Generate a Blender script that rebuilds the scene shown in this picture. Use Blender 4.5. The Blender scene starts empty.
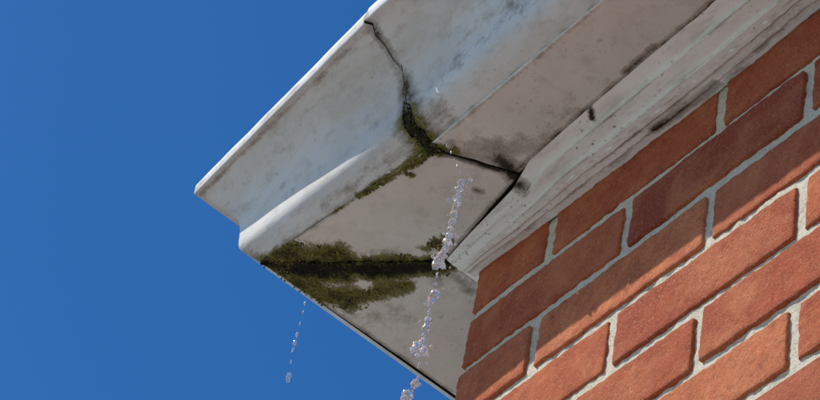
import bpy, math, random
import numpy as np
from mathutils import Matrix, Vector, noise
random.seed(4); rng=np.random.default_rng(4)
sc=bpy.context.scene
# ---------------- camera ----------------
yaw,pit,rol=1.0325,.8395,.217
CP=np.array([1.5561,-1.0214,-1.9994]); FP=2849.7
F=np.array([-math.sin(yaw)*math.cos(pit),math.cos(yaw)*math.cos(pit),math.sin(pit)])
R=np.cross(F,[0,0,1]);R/=np.linalg.norm(R);U=np.cross(R,F)
R2=R*math.cos(rol)+U*math.sin(rol);U2=-R*math.sin(rol)+U*math.cos(rol)
cam=bpy.data.objects.new("camera",bpy.data.cameras.new("camera"))
sc.collection.objects.link(cam);sc.camera=cam
M=Matrix(((R2[0],U2[0],-F[0],CP[0]),(R2[1],U2[1],-F[1],CP[1]),(R2[2],U2[2],-F[2],CP[2]),(0,0,0,1)))
cam.matrix_world=M
cam.data.lens=FP/820*36;cam.data.sensor_width=36;cam.data.clip_start=.05;cam.data.clip_end=3000
def unp(px,py,n,c,name=None):
    """back-projects an image pixel picked by eye through the camera onto the plane n.P=c"""
    d=F+R2*(px-410)/FP-U2*(py-200)/FP
    n=np.array(n,float);t=(c-n@CP)/(n@d);return CP+d*t
Z=lambda px,py,z=0.004,name=None:unp(px,py,(0,0,1),z,name)
# ---------------- materials ----------------
def newmat(name):
    m=bpy.data.materials.new(name);m.use_nodes=True
    nt=m.node_tree;b=nt.nodes["Principled BSDF"];return m,nt,b
def N(nt,t,**kw):
    n=nt.nodes.new(t)
    for k,v in kw.items():
        if k in n.inputs: n.inputs[k].default_value=v
        else: setattr(n,k,v)
    return n
def L(nt,a,b):nt.links.new(a,b)
def noi(nt,co,scale,detail=6,rough=.6,dist=0):
    n=N(nt,"ShaderNodeTexNoise");n.inputs["Scale"].default_value=scale;n.inputs["Detail"].default_value=detail
    n.inputs["Roughness"].default_value=rough;n.inputs["Distortion"].default_value=dist
    L(nt,co,n.inputs["Vector"]);return n.outputs["Fac"]
def ramp(nt,f,pts):
    r=N(nt,"ShaderNodeValToRGB");e=r.color_ramp.elements
    while len(e)<len(pts):e.new(.5)
    for i,(p,c) in enumerate(pts):
        e[i].position=p;e[i].color=(c,c,c,1) if not isinstance(c,tuple) else (*c,1)
    L(nt,f,r.inputs[0]);return r.outputs[0]
def mix(nt,f,a,b,mode='MIX'):
    m=N(nt,"ShaderNodeMix",data_type='RGBA',blend_type=mode)
    def s(i,v):
        if isinstance(v,(int,float)):m.inputs[i].default_value=v
        elif isinstance(v,tuple):m.inputs[i].default_value=(*v,1)
        else:L(nt,v,m.inputs[i])
    s(0,f);s(6,a);s(7,b);return m.outputs[2]
def math_(nt,op,a,b=None,clamp=False):
    m=N(nt,"ShaderNodeMath",operation=op,use_clamp=clamp)
    for i,v in enumerate((a,b)):
        if v is None:continue
        if isinstance(v,(int,float)):m.inputs[i].default_value=v
        else:L(nt,v,m.inputs[i])
    return m.outputs[0]
def bump(nt,b,h,s,d,prev=None):
    n=N(nt,"ShaderNodeBump");n.inputs["Strength"].default_value=s;n.inputs["Distance"].default_value=d
    L(nt,h,n.inputs["Height"])
    if prev:L(nt,prev,n.inputs["Normal"])
    L(nt,n.outputs[0],b.inputs["Normal"]);return n.outputs[0]
def attr(nt,name):
    return N(nt,"ShaderNodeAttribute",attribute_name=name).outputs
def mat_brick():
    m,nt,b=newmat("brick");co=N(nt,"ShaderNodeTexCoord").outputs["Object"]
    t=attr(nt,"tone")["Fac"]
    c=ramp(nt,t,[(0,(.31,.066,.034)),(.3,(.44,.105,.048)),(.65,(.55,.150,.064)),(1,(.66,.215,.092))])
    n1=noi(nt,co,34,6,.7,.4);n2=noi(nt,co,560,5,.75);n3=noi(nt,co,10,4,.6,1.2);n4=noi(nt,co,150,5,.7)
    c=mix(nt,ramp(nt,n1,[(.40,0),(.64,.65)]),c,(.33,.070,.036))
    c=mix(nt,ramp(nt,n3,[(.46,0),(.70,.55)]),c,(.68,.26,.12))
    c=mix(nt,ramp(nt,n4,[(.30,.5),(.48,0)]),c,(.23,.052,.027))
    c=mix(nt,ramp(nt,n4,[(.58,0),(.78,.5)]),c,(.70,.34,.20))
    c=mix(nt,ramp(nt,n2,[(.32,.8),(.45,0)]),c,(.12,.035,.022))
    c=mix(nt,ramp(nt,noi(nt,co,760,2,.5),[(.62,0),(.69,.65)]),c,(.70,.46,.32))
    L(nt,c,b.inputs["Base Color"]);b.inputs["Roughness"].default_value=.95;b.inputs["Specular IOR Level"].default_value=.2
    h=math_(nt,'ADD',n2,math_(nt,'MULTIPLY',n4,1.2))
    bump(nt,b,h,.8,.0022);return m
def mat_mortar():
    m,nt,b=newmat("mortar");co=N(nt,"ShaderNodeTexCoord").outputs["Object"]
    n1=noi(nt,co,520,5,.8);n2=noi(nt,co,40,5,.7)
    c=ramp(nt,n1,[(.34,(.34,.28,.19)),(.45,(.78,.71,.56)),(.60,(.88,.83,.70))])
    c=mix(nt,ramp(nt,n2,[(.52,0),(.75,.5)]),c,(.50,.43,.32))
    L(nt,c,b.inputs["Base Color"]);b.inputs["Roughness"].default_value=1;b.inputs["Specular IOR Level"].default_value=.15
    bump(nt,b,n1,.9,.003);return m
def mat_paint(name,base,dirt,warm,specks=.6,streak=(1,1,1),warmamt=.7,dirtamt=.55):
    m,nt,b=newmat(name);tc=N(nt,"ShaderNodeTexCoord").outputs["Object"]
    mp=N(nt,"ShaderNodeMapping");mp.inputs["Scale"].default_value=streak;L(nt,tc,mp.inputs["Vector"]);co=mp.outputs[0]
    n1=noi(nt,co,9,5,.62,.6);n2=noi(nt,co,45,6,.7);n3=noi(nt,tc,330,4,.7)
    c=mix(nt,ramp(nt,n1,[(.38,0),(.68,warmamt)]),base,warm)
    c=mix(nt,ramp(nt,n2,[(.5,0),(.74,dirtamt)]),c,dirt)
    v=noi(nt,tc,240,3,.5);g=noi(nt,tc,14,3,.5)
    f=math_(nt,'MULTIPLY',ramp(nt,v,[(.62,0),(.72,1)]),ramp(nt,g,[(.45,0),(.65,1)]))
    c=mix(nt,math_(nt,'MULTIPLY',f,specks),c,(.16,.14,.11))
    gr=attr(nt,"grime")["Fac"];ms=attr(nt,"moss")["Fac"]
    s2=math_(nt,'SUBTRACT',n2,.5);s3=math_(nt,'SUBTRACT',n3,.5)
    gn=math_(nt,'ADD',gr,math_(nt,'MULTIPLY',s2,1.1))
    gn=math_(nt,'ADD',gn,math_(nt,'MULTIPLY',s3,.5))
    c=mix(nt,ramp(nt,gn,[(.26,0),(.52,.45),(.9,.85)]),c,(.16,.125,.09))
    c=mix(nt,ramp(nt,gn,[(.75,0),(1.0,.95)]),c,(.022,.018,.012))
    mn=math_(nt,'ADD',ms,math_(nt,'MULTIPLY',s2,1.5))
    mn=math_(nt,'ADD',mn,math_(nt,'MULTIPLY',s3,.9))
    mc=mix(nt,ramp(nt,n3,[(.35,0),(.65,1)]),(.06,.055,.015),(.25,.23,.065))
    mc=mix(nt,ramp(nt,mn,[(.8,0),(1.05,1)]),mc,(.012,.012,.006))
    c=mix(nt,ramp(nt,mn,[(.34,0),(.48,.7),(.62,1)]),c,mc)
    L(nt,c,b.inputs["Base Color"])
    b.inputs["Roughness"].default_value=.8;b.inputs["Specular IOR Level"].default_value=.25
    h=math_(nt,'ADD',n2,math_(nt,'MULTIPLY',n3,.5))
    h=math_(nt,'ADD',h,math_(nt,'MULTIPLY',ramp(nt,mn,[(.4,0),(.7,1)]),n3))
    bump(nt,b,h,.35,.0015);return m
MB=mat_brick();MM=mat_mortar()
MG=mat_paint("gutter_paint",(.65,.65,.64),(.36,.33,.29),(.52,.50,.46),.4,(1,2.2,1),.8,.6)
MS=mat_paint("soffit_paint",(.73,.725,.685),(.44,.41,.36),(.61,.59,.545),.6)
MF=mat_paint("frieze_paint",(.88,.885,.86),(.42,.39,.34),(.78,.77,.73),.9,(.35,1.6,1),.6,.65)
def mat_moss():
    m,nt,b=newmat("moss");co=N(nt,"ShaderNodeTexCoord").outputs["Object"]
    c=ramp(nt,noi(nt,co,160,5,.7),[(.3,(.03,.03,.008)),(.48,(.10,.10,.022)),(.66,(.27,.25,.06))])
    c=mix(nt,attr(nt,"deep")["Fac"],c,(.010,.011,.005))
    L(nt,c,b.inputs["Base Color"]);b.inputs["Roughness"].default_value=1;return m
MO=mat_moss()
# ---------------- helpers ----------------
def mkobj(name,V,Fc,mat,parent=None,attrs=None,smooth=True,sol=None):
    me=bpy.data.meshes.new(name);me.from_pydata([tuple(v) for v in V],[],Fc);me.update()
    if attrs:
        for k,a in attrs.items():
            at=me.attributes.new(k,'FLOAT','POINT');at.data.foreach_set("value",np.asarray(a,dtype=np.float32))
    me.materials.append(mat)
    if smooth:me.polygons.foreach_set("use_smooth",[True]*len(me.polygons))
    o=bpy.data.objects.new(name,me);sc.collection.objects.link(o)
    if parent:o.parent=parent
    if sol:
        md=o.modifiers.new("solid",'SOLIDIFY');md.thickness=abs(sol);md.offset=1 if sol>0 else -1
    return o
def empty(name):
    e=bpy.data.objects.new(name,None);sc.collection.objects.link(e);return e
def gridfaces(nu,nv,off=0,flip=False):
    f=[]
    for i in range(nu-1):
        for j in range(nv-1):
            a=off+i*nv+j;q=(a,a+nv,a+nv+1,a+1);f.append(q[::-1] if flip else q)
    return f
def nz(p,s,o=0):return noise.noise(Vector((p[0]*s+o,p[1]*s-o,p[2]*s+o*.7)))
def segd(P,A,B):
    A=np.array(A);B=np.array(B);d=B-A;t=np.clip(((P-A)@d)/(d@d),0,1)
    return np.linalg.norm(P-(A+t[:,None]*d),axis=1)
def mask(V,strokes):
    P=np.asarray(V);m=np.zeros(len(P))
    for A,B,r,s in strokes:
        m=np.maximum(m,s*np.clip(1-segd(P,A,B)/r,0,1)**.7)
    return m
house=empty("brick_house")
# ---------------- bricks ----------------
def axis(Ln,r,step):
    n=max(1,int(round((Ln-2*r)/step)))
    return [0,r*.35]+[r+(Ln-2*r)*i/n for i in range(n+1)]+[Ln-r*.35,Ln]
def brick_geo(o,s,detail,V,Fc,T,tone):
    o=np.array(o);s=np.array(s)
    r=.0024 if detail else .0025
    step=.0042 if detail else 1
    ax=[axis(s[i],r,step if i!=1 else 1) for i in range(3)]
    seed=random.random()*50;jit=(random.random()-.8)*.002
    til=(random.random()-.5)*.012
    idx={}
    def vert(p):
        k=(round(p[0],6),round(p[1],6),round(p[2],6))
        if k in idx:return idx[k]
        p=np.array(p);q=np.clip(p,r,s-r);d=p-q;l=np.linalg.norm(d)
        w=q+d/l*r if l>1e-9 else p
        W=o+w
        if detail:
            n1=nz(W,80,seed);n2=nz(W,260,seed);n3=nz(W,24,seed)
            ctr=np.clip(p,.012,s-.012);e=(p-ctr);el=np.linalg.norm(e)
            inw=-(e/el) if el>1e-9 else np.zeros(3)
            amp=.0009*n2+.0010*n1+.0007*n3
            W=W+inw*amp*np.array([1.7,.6,1.7])
            W[1]+=jit;W[2]+=til*(p[0]-s[0]/2)
        idx[k]=len(V);V.append(W);T.append(tone);return idx[k]
    for a,b in [(0,1),(0,2),(1,2)]:
        c=3-a-b
        for side in (0,s[c]):
            if c==1 and side>0: continue   # back face is buried in the wall
            for i in range(len(ax[a])-1):
                for j in range(len(ax[b])-1):
                    q=[]
                    for (ii,jj) in ((i,j),(i+1,j),(i+1,j+1),(i,j+1)):
                        p=[0,0,0];p[a]=ax[a][ii];p[b]=ax[b][jj];p[c]=side;q.append(vert(p))
                    flip=(side>0)^((a,b)!=(0,2))
                    Fc.append(tuple(q) if not flip else tuple(q[::-1]))
V=[];Fc=[];T=[]
W3=3.4
for k in range(-2,46):
    z=-.065-.075*k
    header=(k%2==0)
    x=0
    det=-.5<z<.01
    first=.1025 if header else .215
    while x<W3:
        Ln=first if x==0 else .215
        tone=min(1,max(0,random.gauss(.55,.34)))
        if det and z>-.2 and x<.6: tone*=.5  # courses under the eave toned down: its shade painted into the brick colour
        jx=(random.random()-.5)*.003;jz=(random.random()-.5)*.002
        brick_geo((x+(jx if x else 0),0,z+jz),(Ln-.002,.1025 if (x>0 or not header) else .215,.0635),det and x<.62,V,Fc,T,tone)
        x+=Ln+.010
    y=.215+.010 if header else .1025+.010
    while y<2.6:
        brick_geo((0,y,z),(.1025,.215,.0635),False,V,Fc,T,min(1,max(0,random.gauss(.5,.27))))
        y+=.225
mkobj("bricks",V,Fc,MB,house,{"tone":T})
# mortar
xs=np.concatenate([np.arange(.004,.68,.0035),np.linspace(.7,W3,30)])
zs_=np.concatenate([np.linspace(-3.5,-.47,30),np.arange(-.465,.02,.0035),[.1]])
V=[]
for x in xs:
    for z in zs_:
        d=.0028
        if x<.7 and z>-.47: d+=.0012*nz((x,0,z),90)+.0008*nz((x,0,z),170)
        V.append((x,d,z))
Fm=gridfaces(len(xs),len(zs_))
n0=len(V)
V+=[(.004,.003,-3.5),(.004,2.6,-3.5),(.004,2.6,.1),(.004,.003,.1)];Fm.append((n0,n0+3,n0+2,n0+1))
mkobj("mortar",V,Fm,MM,house)
# ---------------- cornice geometry ----------------
ZS=.004
C=Z(261,261,ZS);JO=Z(425,151,ZS);JI=Z(518,176,ZS);MI=Z(447,259,ZS)
RE=Z(450,391,ZS)
O2=Z(431,147,ZS);O3=Z(602,3,ZS);I2=Z(519,172,ZS);I3=Z(712,3,ZS)
rimM=unp(196,185,(1,-1,0),C[0]-C[1])
xj=JO[0]
rimJ=unp(367,11,(1,0,0),xj)
prof=[(0,0),(.005,.0025),(.010,.0055),(.015,.009),(.0195,.0128),(.0228,.0175),(.0242,.023),(.0250,.032),(.0260,.041),(.0275,.050),(.0305,.0600),(.0365,.0700),(.0455,.0790),(.056,.0870),(.066,.0935),(.072,.0968),(.0735,.0972),(.0775,.0963),(.0785,.0982),(.079,.104),(.079,.111),(.0775,.1135),(.075,.113),(.0745,.107),(.070,.101),(.055,.091),(.040,.077),(.030,.058),(.024,.035),(.010,.013),(-.06,.012),(-.12,.014),(-.125,.11)]
PR=np.array(prof)
sM=(-(rimM[0]-C[0])/.079,(rimM[2]-ZS)/.111)
sJ=(-(rimJ[1]-JO[1])/.079,(rimJ[2]-ZS)/.111)
def stM(i):d,z=PR[i];return np.array([C[0]-d*sM[0],C[1]-d*sM[0],ZS+z*sM[1]])
def stJ(i,x=None,y0=None,s=None):
    d,z=PR[i];s=s or sJ
    return np.array([xj if x is None else x,(JO[1] if y0 is None else y0)-d*s[0],ZS+z*s[1]])
def stR(i):
    d,z=PR[i];return np.array([C[0]-d*sM[0],2.6,ZS+z*sM[1]])
def wob(p,a=.0012):
    return p+np.array([0,nz(p,9,3)*a+nz(p,30,5)*a*.35,nz(p,7,8)*a+nz(p,55,8)*a*.25])
gut=empty("rain_gutter")
def crack(i):
    """wandering broken edge of the joint, by height on the profile"""
    return .0022*math.sin(i*1.3)+.0018*math.sin(i*2.9+1)
V=[];nst=70;n=len(PR)
for s in range(nst+1):
    t=s/nst
    for i in range(n):
        a=stJ(i);b=stM(i)
        if s==0: a=a+np.array([crack(i)-.010*max(0,1-abs(i-7)/5),0,0])
        V.append(wob(a*(1-t)+b*t))
f1=gridfaces(nst+1,n)
off=len(V)
for s in range(21):
    t=(s/20)**1.6
    for i in range(n):
        V.append(stM(i)*(1-t)+stR(i)*t if s else wob(stM(i)))
f1+=gridfaces(21,n,off)
V=np.array(V)
def mid(i,t):return stM(i)*(1-t)+stJ(i)*t
gj=[(stJ(0),stJ(5),.024,1.05),(stJ(5),stJ(10),.016,.95),(stJ(10),stJ(19),.009,.9),(stM(0),stM(5),.012,.65),(stM(5),stM(16),.005,.5),
    (stM(0),stJ(0),.006,.65),(stM(15),stJ(15),.004,.55),(stM(19),stJ(19),.007,.45),(stM(12),stM(8),.02,.3),(mid(2,.45),stJ(2),.010,.45)]
for k in range(9):
    t=random.random();i0=random.choice([9,11,13]);gj.append((mid(i0,t),mid(i0-4,t+.02),.008,random.uniform(.25,.45)))
mj=[(stJ(0),stJ(6),.015,.85),(stJ(0)*.6+stM(0)*.4,stJ(0),.006,.85),(stM(0),stM(0)*.9+stJ(0)*.1,.008,.7)]
mkobj("gutter_corner_section",V,f1,MG,gut,{"grime":mask(V,gj),"moss":mask(V,mj)})
V=[];xsn=list(np.linspace(0,1,90)**2)
y2,y3=O2[1],O3[1];x2=O2[0];x3=O3[0]
for s,t in enumerate(xsn):
    for i in range(n):
        gap=.012 if i<5 else max(.0022,.012-.0016*(i-4))
        xs0=xj+gap+crack(i)
        x=xs0+(W3-xs0)*t
        yb=np.interp(x,[x2,x3,W3],[y2,y3,y3])
        p=stJ(i,x,yb)
        p[1]-=.002;p[2]+=.0005
        V.append(wob(p))
f2=gridfaces(len(xsn),n,0,True)
V=np.array(V)
e0=[V[i] for i in range(n)]
gj2=[(e0[0],e0[5],.024,1.05),(e0[5],e0[10],.016,.95),(e0[10],e0[19],.010,.9),(e0[0],stJ(0,.8,y3),.006,.55),(e0[3],e0[3]+[.03,0,0],.022,.6),(e0[7],e0[7]+[.25,0,0],.018,.36)]
for k in range(12):
    x=.1+.25*random.random();i0=random.choice([9,11,13]);gj2.append((stJ(i0,x,y3),stJ(i0-4,x+.008,y3),.008,random.uniform(.25,.5)))
mkobj("gutter_straight_section",V,f2,MG,gut,{"grime":mask(V,gj2),"moss":mask(V,[(e0[0],e0[6],.013,.8)])})
mw,nt,b=newmat("gap_darkness");b.inputs["Base Color"].default_value=(.03,.025,.018,1);b.inputs["Roughness"].default_value=.9  # near-black strip added behind the joint; the gap's darkness is in its colour
V=[]
for dx in (-.012,.002,.022):
    for i in range(0,20):
        p=stJ(i,xj+dx);nrm=np.array([0,1,0])*.0035+np.array([0,0,.003 if i<5 or i>9 else 0])
        V.append(p+nrm)
mkobj("joint_dark_backing",V,gridfaces(3,20),mw,gut)
# ---------------- soffit ----------------
def S(px,py):return Z(px,py,ZS)
moss_st=[(S(264,262),S(300,268),.022,1.1),(S(300,268),S(345,268),.027,1.3),(S(345,268),S(400,268),.022,1.3),(S(400,268),S(444,264),.019,1.25),
 (S(285,282),S(350,299),.026,.95),(S(350,299),S(405,284),.018,.9),(S(275,256),S(340,252),.020,.95),
 (S(330,214),S(356,196),.005,.6),(S(356,196),S(388,178),.007,.8),(S(388,178),S(425,156),.008,.8),(S(400,170),S(412,176),.006,.7),
 (S(425,150),S(452,150),.012,.9),(S(425,248),S(445,240),.014,.7),(S(262,263),S(325,305),.007,.75)]
gr_st=[(S(262,262),S(445,268),.036,.6),(S(445,150),S(500,160),.014,.8),(S(500,160),S(522,182),.018,1.15),(S(515,180),S(447,258),.006,.8),(S(475,190),S(482,192),.006,.85),
 (S(430,149),S(518,177),.005,1.0),
 (S(262,262),S(450,392),.006,.75),(S(262,259),S(425,152),.005,.65),(S(440,138),S(602,3),.004,.55),(S(516,170),S(712,3),.007,.95),(S(340,310),S(400,320),.03,.4),
 (S(470,150),S(530,145),.024,.6),(S(430,190),S(500,200),.012,.35),(S(545,135),S(600,80),.02,.35),(S(625,72),S(655,46),.007,1.0),(S(445,268),S(470,290),.012,.7)]
def patch(name,A,B,Cc,D,nu,nv,parent,us=None):
    V=[]
    us=us if us is not None else np.linspace(0,1,nu)
    for u in us:
        for v in np.linspace(0,1,nv):
            V.append((A*(1-u)+B*u)*(1-v)+(D*(1-u)+Cc*u)*v)
    V=np.array(V)
    m=mask(V,moss_st);g=mask(V,gr_st)
    for i,p in enumerate(V):
        e=.0009*nz(p,12,1)
        if m[i]>.3: e-=(m[i]-.3)*(.0022+.003*nz(p,150,2))
        p[2]+=e
    o=mkobj(name,V,gridfaces(len(us),nv),MS,parent,{"grime":g,"moss":m})
    if o.data.polygons[0].normal.z>0: o.data.flip_normals()
    md=o.modifiers.new("solid",'SOLIDIFY');md.thickness=.006;md.offset=-1
    return V,m
v3=lambda x,y:np.array([x,y,ZS])
Va,ma=patch("soffit_corner_panel",C+[.001,.0005,0],JO,JI,MI,110,80,house)
ydir=(RE-C);far=C+ydir*(2.6-C[1])/ydir[1]
us=np.concatenate([np.linspace(0,.16,110),np.linspace(.17,1,12)])
Vb,mb=patch("soffit_return_panel",C+[-.001,.002,0],far,v3(.0,2.6),MI+[-.002,.003,0],0,70,house,us)
def patch2():
    xs=np.concatenate([np.linspace(0,1,130),1+np.linspace(.05,1,8)*5])
    V=[];dy=np.array([0,-.0026,0])
    for t in xs:
        o_=O2+(O3-O2)*t if t<=1 else np.array([O3[0]+(t-1)/5*(W3-O3[0]),O3[1],ZS])
        i_=I2+(I3-I2)*t if t<=1 else np.array([I3[0]+(t-1)/5*(W3-I3[0]),I3[1],ZS])
        o_=o_+dy
        for v in np.linspace(0,1,50):V.append(o_*(1-v)+i_*v+np.array([0,0,-.0012]))
    V=np.array(V);m=mask(V,moss_st);g=mask(V,gr_st)
    for i,p in enumerate(V):p[2]+=.0009*nz(p,12,1);p[0]+=(.0015*nz(p,60,4) if i<50 else 0)
    o=mkobj("soffit_straight_panel",V,gridfaces(len(xs),50),MS,house,{"grime":g,"moss":m})
    if o.data.polygons[0].normal.z>0:o.data.flip_normals()
    md=o.modifiers.new("solid",'SOLIDIFY');md.thickness=.0045;md.offset=-1
patch2()
def box(name,a,b,mat,parent):
    V=[(x,y,z) for x in (a[0],b[0]) for y in (a[1],b[1]) for z in (a[2],b[2])]
    Fq=[(0,1,3,2),(4,6,7,5),(0,4,5,1),(2,3,7,6),(0,2,6,4),(1,5,7,3)]
    return mkobj(name,V,Fq,mat,parent,None,False)
mw,nt,b=newmat("damp_timber");b.inputs["Base Color"].default_value=(.035,.028,.02,1);b.inputs["Roughness"].default_value=.9
box("eaves_timber",(-.115,-.12,.013),(W3,-.002,.10),mw,house)
box("eaves_timber_return",(-.115,.0,.0131),(-.002,2.6,.10),mw,house)
# ---------------- frieze board ----------------
top=[(447,259),(480,223),(513,188),(530,160),(600,98),(712,3)]
bot=[(468,272),(500,248),(548,212),(640,141),(700,96),(812,4)]
YB=-.008
TP=[Z(*p,.003) for p in top];BP=[unp(*p,(0,1,0),YB) for p in bot]
tx=[p[0] for p in TP];ty=[p[1] for p in TP];bx=[p[0] for p in BP];bz=[p[2] for p in BP]
V=[];xs=np.concatenate([np.linspace(0,1,300)*(.62),.62+np.linspace(.1,1,12)*(W3-.62)])
# flat boards with two stepped beads, each run finely subdivided so stains stay smooth
key=[(0,0.004),(0,0),(.01,-.0015),(.33,-.0005),(.345,-.006),(.36,-.0065),(.66,-.004),(.672,-.009),(.69,-.0095),(.86,-.007),(.87,-.0035),(.99,-.002),(1,0)]
prof_f=[]
for k in range(len(key)-1):
    ns=6 if key[k+1][0]-key[k][0]>.1 else 1
    for q in range(ns):
        t=q/ns;prof_f.append((key[k][0]*(1-t)+key[k+1][0]*t,key[k][1]*(1-t)+key[k+1][1]*t))
prof_f+=[key[-1],(1.0,.003)]
nf=len(prof_f)
for x0 in xs:
    xb=max(bx[0],bx[0]+x0)
    a=np.array([tx[0]+x0,np.interp(tx[0]+x0,tx,ty),.003]);b_=np.array([xb,YB,np.interp(xb,bx,bz)])
    for k,(v,dz) in enumerate(prof_f):
        p=a*(1-v)+b_*v
        p[2]+=dz*.6;p[1]+=dz*.5
        if k<nf-1:
            p[2]+=.0010*nz(p,22,0);p[1]+=.0008*nz(p,18,4)
            if v>.8:p[2]+=.0022*nz((xb,0,0),60,3)+.0012*nz((xb,0,0),190,3)
        else:
            p=np.array([xb,.001,V[-1][2]+.001])
        V.append(p)
V=np.array(V)
def fl(v,x0a,x0b,r,s):
    def pt(x0):
        k=int(x0/.62*299);return V[k*nf+min(range(nf-1),key=lambda j:abs(prof_f[j][0]-v))]
    return (pt(x0a),pt(x0b),r,s)
fg=[]
for v,r,s in ((0,.004,.8),(.352,.0035,.5),(.68,.0035,.5),(.868,.003,.6),(1,.003,.5)):
    x=0
    while x<.58:
        ln=random.uniform(.02,.08);fg.append(fl(v,x,min(.6,x+ln),r,s*random.uniform(.4,1.3)));x+=ln
fg+=[(unp(655,130,(0,1,0),YB),unp(715,82,(0,1,0),YB),.008,1.05),(Z(588,100,0),Z(592,118,0),.0045,1.5),(Z(505,180,0),Z(520,186,0),.014,1.05),(Z(720,60,0),Z(800,0,0),.015,.45)]
mkobj("frieze_board",V,gridfaces(len(xs),nf,0,False),MF,house,{"grime":mask(V,fg),"moss":np.zeros(len(V))},False)
m0=MI
V=[(m0[0],m0[1],.002),(0,YB,bz[0]),(0,2.6,bz[0]),(m0[0],2.6,.002),(m0[0],m0[1],.012),(m0[0],2.6,.012)]
mkobj("frieze_board_return",V,[(0,1,2,3),(0,3,5,4)],MF,house,{"grime":[.2]*6,"moss":[0]*6},False)
# ---------------- moss tufts ----------------
V=[];Fc=[];DP=[]
def tuft(c,r,deep):
    n0=len(V);k=5;ph=random.random()*6
    V.append((c[0],c[1],c[2]-r*random.uniform(.7,1.3)))
    for i in range(k):
        a=ph+i*2*math.pi/k;rr=r*random.uniform(.6,1.3)
        V.append((c[0]+math.cos(a)*rr,c[1]+math.sin(a)*rr,c[2]+random.uniform(-.4,.2)*r))
    for i in range(k):Fc.append((n0,n0+1+(i+1)%k,n0+1+i))
    DP.extend([deep]*(k+1))
seam=[(S(262,262),S(300,270)),(S(300,270),S(350,268)),(S(350,268),S(400,268)),(S(400,268),S(445,264))]
for VV,mm in ((Va,ma),(Vb,mb)):
    sd=np.min([segd(VV,*s) for s in seam],axis=0)
    for i in np.nonzero(mm>.2)[0]:
        q=mm[i]+.85*nz(VV[i],45,0)+.35*nz(VV[i],14,5)
        dp=min(1,max(0,1.5-sd[i]/.0085+1.2*nz(VV[i],70,9)))
        for rep in range(2):
            if q>.56 and random.random()<min(.85,(q-.48)*1.7):
                tuft(VV[i]+rng.normal(0,.0009,3)*[1,1,.2],random.uniform(.0005,.0016),dp)
for i in range(600):
    t=random.random()**.7
    j=int((1-t)*8)
    p=stJ(j)*.5+e0[j]*.5+np.array([random.gauss(0,.0035),random.gauss(.003,.003),random.gauss(0,.003)])
    tuft(p,random.uniform(.0007,.0018),random.uniform(.5,1))
mkobj("moss",V,Fc,MO,None,{"deep":DP},False)
# ---------------- water ----------------
mw,nt,b=newmat("water");b.inputs["Base Color"].default_value=(1,.99,.97,1);b.inputs["Transmission Weight"].default_value=.84
b.inputs["IOR"].default_value=1.33;b.inputs["Roughness"].default_value=.07;b.inputs["Specular IOR Level"].default_value=.9
V=[];Fc=[]
def blob(c,r,el=1.3,seed=0,nu=14,nv=10,rough=.38):
    n0=len(V);c=np.array(c)
    for j in range(nv+1):
        th=math.pi*j/nv
        for i in range(nu):
            ph=2*math.pi*i/nu
            d=np.array([math.sin(th)*math.cos(ph),math.sin(th)*math.sin(ph),math.cos(th)])
            k=r*(1+rough*noise.noise(Vector(d*1.7+np.array([seed,0,0])))+rough*.6*noise.noise(Vector(d*4+np.array([seed,5,0]))))
            V.append(c+d*k*np.array([1,1,el]))
    for j in range(nv):
        for i in range(nu):
            a=n0+j*nu+i;b2=n0+j*nu+(i+1)%nu
            Fc.append((a,a+nu,b2+nu,b2))
def W(px,py):return unp(px,py,(0,1,0),-.24)
path=[(451,152,.6),(454,159,.5),(457,165,.7),(460,173,.8),(461,183,3.4),(459,189,2.8),(458,196,2.6),(457,202,3.4),(455,209,2.9),(454,215,3.7),(452,222,3.1),(450,229,2.5),(449,236,3.4),(447,242,3.8),(445,249,2.8),(442,255,3.4),(439,260,4.4),(436,265,4.0),(441,263,3.2),(437,275,1.0),(436,284,1.4),(434,295,4.4),(431,301,3.4),(430,306,1.8),(429,313,1.2),(428,321,3.4),(426,328,4.0),(423,336,1.4),(422,345,3.8),(417,349,5.4),(424,351,3.6),(413,350,2.6),(419,365,1.0),(418,378,1.4),(415,384,3.6),(407,396,4.6),(404,399,3.4)]
for k,(px,py,r) in enumerate(path):
    blob(W(px,py),r*.00085,1.25 if r>1.3 else 4,k*3.7)
    for q in range(6):
        if r>2:blob(W(px+random.gauss(0,3.2),py+random.gauss(0,4)),random.uniform(.4,1.7)*.00095,1.1,k*1.3+q,9,7)
blob(unp(450,144,(0,0,1),-.001),.0042,1.1,2,rough=.15)
for k,(px,py,r,el) in enumerate([(305,303,.5,6),(303,312,.4,7),(300,324,.5,6),(297,335,1.0,3),(295,343,1.5,2),(293,350,1,3),(291,362,.6,4),(289,376,1.8,1.6),(288,380,1.6,1.3)]):
    blob(unp(px,py,(0,1,0),C[1]+.03),r*.0012,el,k)
mkobj("water_drips",V,Fc,mw)
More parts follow.
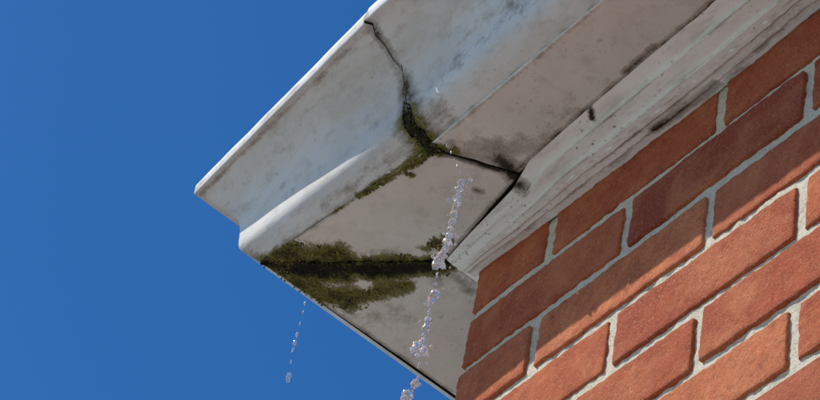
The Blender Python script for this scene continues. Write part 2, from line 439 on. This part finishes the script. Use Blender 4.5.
# ---------------- roof, ground ----------------
mr,nt,b=newmat("roof_tile");co=N(nt,"ShaderNodeTexCoord").outputs["Object"]
L(nt,ramp(nt,noi(nt,co,20),[(.3,(.10,.09,.085)),(.7,(.17,.15,.14))]),b.inputs["Base Color"]);b.inputs["Roughness"].default_value=.9
e=.16;zr=.105;s=.55
V=[(-e,-e,zr),(W3,-e,zr),(W3,1.4,zr+(1.4+e)*s),(1.4,1.4,zr+(1.4+e)*s),(-e,2.6,zr),(1.4,2.6,zr+(1.4+e)*s)]
mkobj("roof",V,[(0,1,2,3),(0,3,5,4)],mr,house,None,False,.02)
mg,nt,b=newmat("ground");co=N(nt,"ShaderNodeTexCoord").outputs["Object"]
L(nt,ramp(nt,noi(nt,co,3,8),[(.3,(.20,.21,.19)),(.7,(.30,.31,.28))]),b.inputs["Base Color"]);b.inputs["Roughness"].default_value=.9
g=1500;mkobj("ground",[(-g,-g,-3.5),(g,-g,-3.5),(g,g,-3.5),(-g,g,-3.5)],[(0,1,2,3)],mg,None,None,False)
# ---------------- light ----------------
Sd=np.array([-.44,-.60,.835]);Sd/=np.linalg.norm(Sd)
el=math.asin(Sd[2]);az=math.atan2(Sd[0],Sd[1])
w=bpy.data.worlds.new("World");sc.world=w;w.use_nodes=True;nt=w.node_tree;bg=nt.nodes["Background"]
sky=nt.nodes.new("ShaderNodeTexSky");sky.sky_type='NISHITA';sky.sun_disc=False;sky.sun_elevation=el;sky.sun_rotation=az
sky.air_density=1.0;sky.dust_density=.3;sky.ozone_density=2.5
hs=nt.nodes.new("ShaderNodeHueSaturation");hs.inputs["Hue"].default_value=.506;hs.inputs["Saturation"].default_value=1.36;hs.inputs["Value"].default_value=1.30
L(nt,sky.outputs[0],hs.inputs["Color"]);L(nt,hs.outputs[0],bg.inputs[0]);bg.inputs[1].default_value=.10
sl=bpy.data.lights.new("sun",'SUN');sl.energy=5.0;sl.angle=math.radians(.5);sl.color=(1,.94,.84)
so=bpy.data.objects.new("sun",sl);sc.collection.objects.link(so)
so.rotation_euler=Vector(Sd).to_track_quat('Z','Y').to_euler()
sc.view_settings.view_transform='Standard';sc.view_settings.look='None';sc.view_settings.exposure=0
